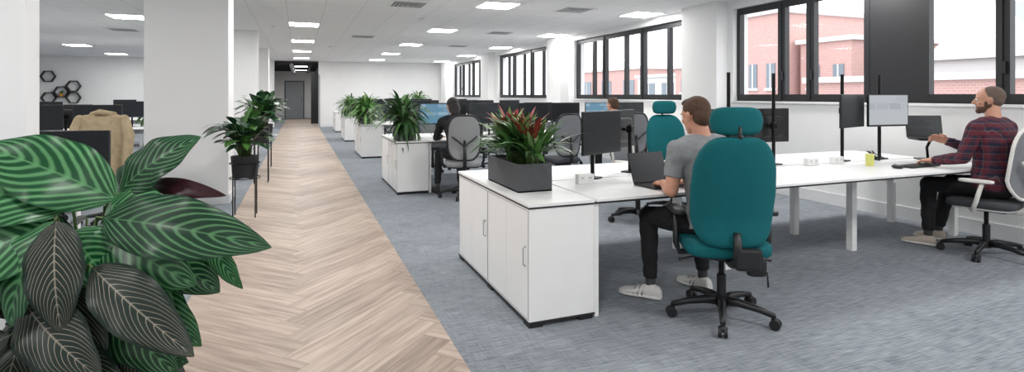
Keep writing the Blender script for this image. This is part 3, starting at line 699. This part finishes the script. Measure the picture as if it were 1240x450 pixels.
for i in range(60):
    a=rnd(0,2*math.pi); z=rnd(0.5,1.03); r=rnd(0.03,0.1); B=V((0.04+math.cos(a)*r,0.05+math.sin(a)*r,z)); l=rnd(0.15,0.24)
    T=B+V((math.cos(a)*l,max(-0.12,math.sin(a)*l*0.8),rnd(-0.16,0.04)))
    b.leaf(B,T,rnd(0.10,0.15),V((math.cos(a)*0.3,-0.5,0.8)),random.choice([ORB,ORB2,ORN,ORB2]),arch=0.2,fold=0.2,nv=12,nu=4,wave=0.06)
    b.tube([(0,0,0.46),(B.x*0.5,B.y*0.5,(0.46+z)/2),B],0.004,STEM,seg=5)
b.obj('calathea_plant',(-0.629,2.071,0),-YAW)

# hex shelves
for (x,z) in ((-8.75,2.1),(-8.35,1.52),(-7.97,1.74),(-7.97,1.30),(-8.73,1.30)):
    b=MB(); R=0.22
    P=[(R*math.cos(math.pi/3*i),-0.07,R*math.sin(math.pi/3*i)) for i in range(6)]
    for i in range(6):
        p=V(P[i]);q=V(P[(i+1)%6]); mid=(p+q)/2; an=math.atan2((q-p).z,(q-p).x); b.box(mid,((q-p).length+0.01,0.14,0.03),BLACK,rot=(0,-an,0))
    if z==1.52: b.cyl((0,-0.07,-0.175),(0,-0.07,-0.07),0.05,pm('pot_orange',(214,150,60),0.5),r1=0.065); bush(b,(0,-0.07,-0.07),35,(0.10,0.17),(0.02,0.04),[LG],elev=(20,85))
    b.obj('hexagon_wall_shelf',(x,YB,z))
# ------------------------------------------------------------------ people
def hand(b,wr,d,nrm,thumb,mat,curl=(0.35,0.45,0.3),tc=0.3,spread=0.10,sc_=1.0):
    d=V(d).normalized(); n=V(nrm); n=(n-d*n.dot(d)).normalized(); s=V(thumb); s=(s-d*s.dot(d)-n*s.dot(n)).normalized()
    wr=V(wr); k_=sc_
    A=Matrix((s,d,n)).transposed().to_4x4()
    b.sq((0,0,0),(0.082*k_,0.10*k_,0.030*k_),mat,0.7,0.6,M=Matrix.Translation(wr+d*0.048*k_)@A,nu=20,nv=10)
    b.tube([wr-d*0.02,wr+d*0.03*k_],[0.026*k_,0.024*k_],mat,round_=True,seg=12)
    offs=[0.031,0.0105,-0.0105,-0.031]; lens=[0.072,0.081,0.075,0.058]
    for i in range(4):
        sa=spread*(1.5-i); fd=(d*math.cos(sa)+s*math.sin(sa)).normalized(); p=wr+d*(0.088-0.004*abs(i-1))*k_+s*offs[i]*k_
        pts=[p-fd*0.02]; pts.append(p); an=0; segl=[0.45,0.31,0.24]; r=[0.0092,0.0088,0.0082,0.0078,0.0066]
        for q in range(3):
            an+=curl[q]+0.05*i; dv=fd*math.cos(an)+n*math.sin(an); p=p+dv*lens[i]*segl[q]*k_; pts.append(p)
        b.tube(pts,[x*k_ for x in r],mat,round_=True,seg=10)
    p=wr+d*0.022*k_+s*0.028*k_; pts=[wr+d*0.01*k_+s*0.01,p]; dv=(d*0.62+s*0.78+n*tc*0.5).normalized(); p=p+dv*0.042*k_; pts.append(p)
    dv=(d*0.86+s*0.36+n*tc).normalized(); p=p+dv*0.034*k_; pts.append(p); dv=(d*0.95+s*0.1+n*tc).normalized(); p=p+dv*0.024*k_; pts.append(p)
    b.tube(pts,[x*k_ for x in (0.014,0.015,0.0115,0.0100,0.0078)],mat,round_=True,seg=10)
def head(b,C,f,u,skin,hair,style,beard):
    f=V(f).normalized(); u=V(u); u=(u-f*u.dot(f)).normalized(); r=f.cross(u).normalized(); ax=(r,f,u); C=V(C)
    P=lambda x,y,z:C+r*x+f*y+u*z
    E=lambda p,rr,m:b.ell(P(*p),rr,m,axes=ax,nu=24,nv=16)
    E((0,-0.004,0.028),(0.076,0.096,0.092),skin); E((0,0.022,-0.030),(0.064,0.070,0.075),skin); E((0,0.045,-0.062),(0.045,0.046,0.045),skin); E((0,0.072,-0.092),(0.024,0.020,0.018),skin)
    E((0,0.070,0.030),(0.055,0.024,0.016),skin)
    for sg in (-1,1):
        E((sg*0.040,0.060,-0.018),(0.024,0.024,0.020),skin)
        E((sg*0.080,-0.005,-0.004),(0.009,0.018,0.031),skin); E((sg*0.087,-0.014,0.006),(0.007,0.014,0.020),skin)
        E((sg*0.031,0.088,0.030),(0.018,0.006,0.0045),hair)
    b.tube([P(0,0.086,0.020),P(0,0.100,0.0),P(0,0.110,-0.018)],[0.009,0.011,0.014],skin,round_=True,seg=12)
    for sg in (-1,1): E((sg*0.011,0.096,-0.020),(0.008,0.010,0.007),skin)
    E((0,0.086,-0.047),(0.023,0.010,0.0065),LIP); E((0,0.084,-0.057),(0.020,0.010,0.007),LIP)
    if style=='short':
        E((0,-0.018,0.043),(0.081,0.097,0.087),hair); E((0,-0.052,-0.006),(0.071,0.060,0.074),hair); E((0,0.025,0.098),(0.056,0.060,0.028),hair)
    elif style=='crop':
        E((0,-0.022,0.040),(0.0785,0.094,0.087),hair); E((0,-0.045,0.0),(0.071,0.060,0.062),hair)
    else:
        E((0,-0.016,0.042),(0.090,0.102,0.092),hair); E((0,-0.055,-0.03),(0.085,0.060,0.10),hair)
        b.tube([P(0,-0.07,-0.02),P(0,-0.09,-0.12),P(0,-0.085,-0.24)],[0.07,0.065,0.035],hair,round_=True)
    if beard:
        E((0,0.030,-0.068),(0.062,0.062,0.046),beard); E((0,0.076,-0.090),(0.030,0.024,0.026),beard); E((0,0.088,-0.0375),(0.025,0.010,0.005),beard)
        for sg in (-1,1): E((sg*0.062,0.010,-0.035),(0.012,0.026,0.034),beard)
    return P
def shoe(b,heel,toe,mat,sole,stripe=None):
    heel=V(heel);toe=V(toe); heel.z=toe.z=0; d=(toe-heel); L=d.length; d.normalize(); s=V((d.y,-d.x,0)); U=V((0,0,1))
    prof=[(0,.026,.060),(.06,.034,.085),(.22,.036,.100),(.36,.036,.090),(.5,.040,.072),(.68,.048,.056),(.85,.046,.046),(.96,.032,.036),(1.0,.014,.026)]
    def rg(t,w,h,z0): return [heel+d*L*t+s*w*math.cos(a)*(1 if math.sin(a)<0.2 else 0.92)+U*(z0+h*0.5+h*0.5*math.copysign(abs(math.sin(a))**0.6,math.sin(a))) for a in [2*math.pi*j/18 for j in range(18)]]
    b.loft([rg(t,w,h-0.012,0.014) for t,w,h in prof],mat)
    b.loft([rg(t,w+0.004,0.026,0.001) for t,w,h in prof],sole)
    if stripe:
        for t in (.42,.52,.62): b.tube([heel+d*L*t+s*0.040+U*.03,heel+d*L*(t-.05)+s*0.022+U*.078,heel+d*L*(t-.05)-s*0.022+U*.078,heel+d*L*t-s*0.040+U*.03],0.006,stripe,seg=8,round_=True)
def person(name,J,shirt,trou,skin,hair,style,beard=None,sleeve='short',shoes=(SHOEW,SHOEW,None),ks=1.0,fold=0.006,handsL=None,handsR=None,sock=SOCK,voxel=0.005):
    b=MB(); g={k:V(v) for k,v in J.items()}
    rs=(g['shR']-g['shL']).normalized(); rh=(g['hipR']-g['hipL']).normalized()
    pel,che,nek=g['pelvis'],g['chest'],g['neck']; t0=(che-pel).normalized()
    def ring(c,t,r,a,bb,ex=2.4,bulge=0):
        r=(r-t*r.dot(t)).normalized(); f=t.cross(r).normalized(); out=[]
        for j in range(28):
            th=2*math.pi*j/28; cx=math.copysign(abs(math.cos(th))**(2/ex),math.cos(th)); cy=math.copysign(abs(math.sin(th))**(2/ex),math.sin(th))
            out.append(c+r*a*ks*cx+f*bb*ks*cy)
        return out
    b.loft([ring(pel-t0*.085,t0,rh,.12,.09),ring(pel-t0*.05,t0,rh,.170,.130),ring(pel,t0,rh,.180,.135),ring(pel+t0*.05,t0,rh,.168,.120)],trou)
    tu=(nek-che).normalized(); mid=lambda a,c,t:a.lerp(c,t)
    b.loft([ring(pel-t0*.03,t0,rh,.186,.140),ring(pel+t0*.03,t0,rh,.188,.138),ring(mid(pel,che,.35),t0,rh,.168,.124),ring(mid(pel,che,.6),t0,(rh+rs)/2,.166,.120),ring(mid(pel,che,.85),t0,rs,.180,.124),ring(che,(t0+tu)/2,rs,.190,.126),ring(mid(che,nek,.4),tu,rs,.186,.116),ring(mid(che,nek,.68),tu,rs,.165,.098),ring(mid(che,nek,.88),tu,rs,.105,.078),ring(nek,tu,rs,.066,.064,2)],shirt)
    hd=g['head']; hf=g['look'].normalized(); hu=V((0,0,1))
    b.tube([mid(che,nek,.8),nek+V((0,0,.015)),hd-hu*0.045-hf*0.018],[.055*ks,.053*ks,.053*ks],skin,round_=True,seg=18)
    for S,sg in (('L',-1),('R',1)):
        sh,el,wr=g['sh'+S],g['el'+S],g['wr'+S]
        b.tube([mid(che,nek,.78),mid(mid(che,nek,.82),sh,.55)+V((0,0,.012)),sh],[.075*ks,.068*ks,.066*ks],shirt,round_=True,seg=16)
        b.tube([mid(che,nek,.2)+rs*sg*.08,sh+V((0,0,-.02))],[.10*ks,.066*ks],shirt,round_=True,seg=16)
        if sleeve=='short':
            b.tube([sh,mid(sh,el,.35),mid(sh,el,.66)],[.068*ks,.062*ks,.060*ks],shirt,seg=16); b.ell(sh,(.067*ks,)*3,shirt)
            b.tube([sh,mid(sh,el,.5),el],[.052*ks,.048*ks,.041*ks],skin,round_=True,seg=14)
            b.tube([el,mid(el,wr,.3),mid(el,wr,.7),wr],[.041*ks,.044*ks,.034*ks,.027*ks],skin,round_=True,seg=14)
        else:
            b.tube([sh,mid(sh,el,.5),el],[.066*ks,.058*ks,.050*ks],shirt,round_=True,seg=14)
            b.tube([el,mid(el,wr,.35),mid(el,wr,.92)],[.050*ks,.050*ks,.038*ks],shirt,round_=True,seg=14)
            b.tube([mid(el,wr,.8),wr],[.029*ks,.026*ks],skin,round_=True,seg=12)
        hd_,hn,ht=(handsL if S=='L' else handsR)[:3]; cu=(handsL if S=='L' else handsR)[3]
        hand(b,wr,hd_,hn,ht,skin,curl=cu,sc_=ks)
        hp,kn,an=g['hip'+S],g['kn'+S],g['an'+S]
        b.tube([hp,mid(hp,kn,.35),mid(hp,kn,.75),kn],[.094*ks,.090*ks,.070*ks,.062*ks],trou,round_=True,seg=18)
        b.tube([kn,mid(kn,an,.3),mid(kn,an,.65),mid(kn,an,.93)],[.060*ks,.062*ks,.052*ks,.046*ks],trou,round_=False,seg=18)
        b.tube([mid(kn,an,.8),an,an-V((0,0,.03))],[.036*ks,.034*ks,.034*ks],sock,round_=True,seg=12)
        shoe(b,g['heel'+S],g['toe'+S],*shoes)
    P=head(b,hd,hf,hu,skin,hair,style,beard)
    me=b.mesh('tmp'); o=bpy.data.objects.new('tmp',me); sc.collection.objects.link(o)
    md=o.modifiers.new('r','REMESH'); md.mode='VOXEL'; md.voxel_size=voxel; md.adaptivity=0
    ms=o.modifiers.new('s','SMOOTH'); ms.factor=0.5; ms.iterations=2
    dg=bpy.context.evaluated_depsgraph_get(); dg.update(); nm=bpy.data.meshes.new_from_object(o.evaluated_get(dg)); bpy.data.objects.remove(o)
    nm.materials.clear()
    for m in b.mats: nm.materials.append(m)
    bv=BVHTree.FromPolygons([tuple(v) for v in b.v],b.f)
    cloth={b.mats.index(m) for m in (shirt,trou) if m in b.mats}
    mi=[0]*len(nm.polygons); vl={}
    for p in nm.polygons:
        r=bv.find_nearest(p.center); i=b.mi[r[2]] if r[2] is not None else 0; mi[p.index]=i
        for v in p.vertices:
            if v not in vl: vl[v]=i in cloth
            else: vl[v]=vl[v] and (i in cloth)
    nm.polygons.foreach_set('material_index',mi); nm.polygons.foreach_set('use_smooth',[True]*len(mi))
    nl=[(v.co.copy(),v.normal.copy()) for v in nm.vertices]
    for i,(c,nr) in enumerate(nl):
        if vl.get(i):
            q=noise.noise(V((c.x*9,c.y*9,c.z*16)))+0.6*noise.noise(V((c.x*22,c.y*22,c.z*30))); nl[i]=(c+nr*q*fold,nr)
    nm.vertices.foreach_set('co',[x for c,_ in nl for x in c]); nm.update()
    nm.name=name
    body=bpy.data.objects.new(name,nm); sc.collection.objects.link(body)
    eb=MB()
    for sg in (-1,1):
        eb.ell(P(sg*0.031,0.0835,0.012),(0.0105,)*3,EYEW,nu=16,nv=10); eb.ell(P(sg*0.031,0.0905,0.012),(0.0048,)*3,EYEI,nu=12,nv=8)
    eo=eb.obj('eyes'); eo.parent=body
    return body
# man 1 (grey t-shirt)
J=dict(pelvis=(2.49,2.78,.60),chest=(2.475,2.83,.93),neck=(2.46,2.87,1.115),head=(2.445,2.915,1.262),look=(-0.12,1,-0.25),
 shL=(2.26,2.87,1.045),elL=(2.215,2.87,.79),wrL=(2.33,3.10,.795),shR=(2.67,2.86,1.045),elR=(2.72,2.90,.80),wrR=(2.57,3.11,.795),
 hipL=(2.40,2.80,.585),knL=(2.26,3.18,.565),anL=(2.27,3.17,.11),heelL=(2.31,3.10,0),toeL=(2.12,3.33,0),
 hipR=(2.58,2.80,.585),knR=(2.71,3.20,.565),anR=(2.72,3.17,.11),heelR=(2.73,3.10,0),toeR=(2.67,3.38,0))
man=person('man_in_grey_tshirt',J,TEE,TROU,SKIN,HAIRB,'short',sleeve='short',shoes=(SHOEW,SHOEW,SHOEP),voxel=0.0045,ks=1.03,
  handsL=((0.28,1,-.08),(0.05,0,-1),(1,0,0),(0.25,0.35,0.25)),handsR=((-0.25,1,-.08),(0,0,-1),(-1,0,0),(0.25,0.35,0.25)))
# man 2 (plaid shirt)
J=dict(pelvis=(5.64,2.90,.60),chest=(5.67,2.90,.98),neck=(5.70,2.93,1.185),head=(5.72,2.97,1.352),look=(-0.5,1,-0.05),
 shL=(5.49,2.95,1.11),elL=(5.40,3.00,.85),wrL=(5.36,3.21,.81),shR=(5.89,2.92,1.11),elR=(5.84,3.10,.88),wrR=(5.62,3.26,.97),
 hipL=(5.55,2.94,.585),knL=(5.50,3.34,.575),anL=(5.48,3.33,.11),heelL=(5.49,3.27,0),toeL=(5.40,3.52,0),
 hipR=(5.73,2.94,.585),knR=(5.82,3.34,.575),anR=(5.78,3.42,.11),heelR=(5.78,3.36,0),toeR=(5.74,3.62,0))
person('man_in_plaid_shirt',J,PLAID,TROU,SKIN2,HAIRG,'crop',beard=BEARD,sleeve='long',shoes=(SHOEB,SHOEW,None),ks=1.05,
  handsL=((-0.15,1,-.12),(0,0,-1),(1,0,0),(0.3,0.4,0.3)),handsR=((-0.75,0.5,.35),(-0.6,-0.3,-0.6),(-.5,.2,.8),(0.25,0.35,0.3)))
# woman
J=dict(pelvis=(2.07,7.28,.60),chest=(2.05,7.36,.92),neck=(2.04,7.46,1.10),head=(2.04,7.53,1.235),look=(-0.1,1,-0.25),
 shL=(1.86,7.45,1.03),elL=(1.80,7.55,.80),wrL=(1.93,7.77,.80),shR=(2.19,7.44,1.03),elR=(2.26,7.54,.80),wrR=(2.12,7.77,.80),
 hipL=(1.99,7.30,.585),knL=(1.88,7.70,.57),anL=(1.84,7.62,.11),heelL=(1.84,7.56,0),toeL=(1.81,7.80,0),
 hipR=(2.15,7.30,.585),knR=(2.20,7.70,.57),anR=(2.18,7.66,.11),heelR=(2.18,7.60,0),toeR=(2.18,7.85,0))
person('woman_in_black',J,KNITB,TROU,SKIN,HAIRD,'long',sleeve='long',shoes=(BLACK,BLACK,None),ks=0.92,voxel=0.006,
  handsL=((0.1,1,-.05),(0,0,-1),(1,0,0),(0.3,0.4,0.3)),handsR=((-0.1,1,-.05),(0,0,-1),(-1,0,0),(0.3,0.4,0.3)))
dx,dy=2.62,-0.02
J2={k:(v if k=='look' else (v[0]+dx,v[1]+dy,v[2])) for k,v in J.items()}
J2['look']=(-0.3,1,-0.1)
person('man_in_dark_top',J2,KNITB,TROU,SKIN,HAIRB,'short',sleeve='long',shoes=(BLACK,BLACK,None),ks=0.98,voxel=0.007,
  handsL=((0.1,1,-.05),(0,0,-1),(1,0,0),(0.3,0.4,0.3)),handsR=((-0.1,1,-.05),(0,0,-1),(-1,0,0),(0.3,0.4,0.3)))

# ------------------------------------------------------------------ world, camera
w=bpy.data.worlds.new('World'); sc.world=w; w.use_nodes=True; bg=w.node_tree.nodes['Background']; bg.inputs[0].default_value=(0.93,0.96,1.0,1); bg.inputs[1].default_value=2.8
cd=bpy.data.cameras.new('Camera'); cam=bpy.data.objects.new('Camera',cd); sc.collection.objects.link(cam)
cd.sensor_width=36; cd.sensor_fit='HORIZONTAL'; cd.lens=36*660/1240; cd.shift_y=-110/1240; cd.clip_start=0.05; cd.clip_end=300
cam.location=(0,0,H); cam.rotation_euler=(math.pi/2,0,-YAW); sc.camera=cam
sc.view_settings.view_transform='Standard'; sc.view_settings.look='None'
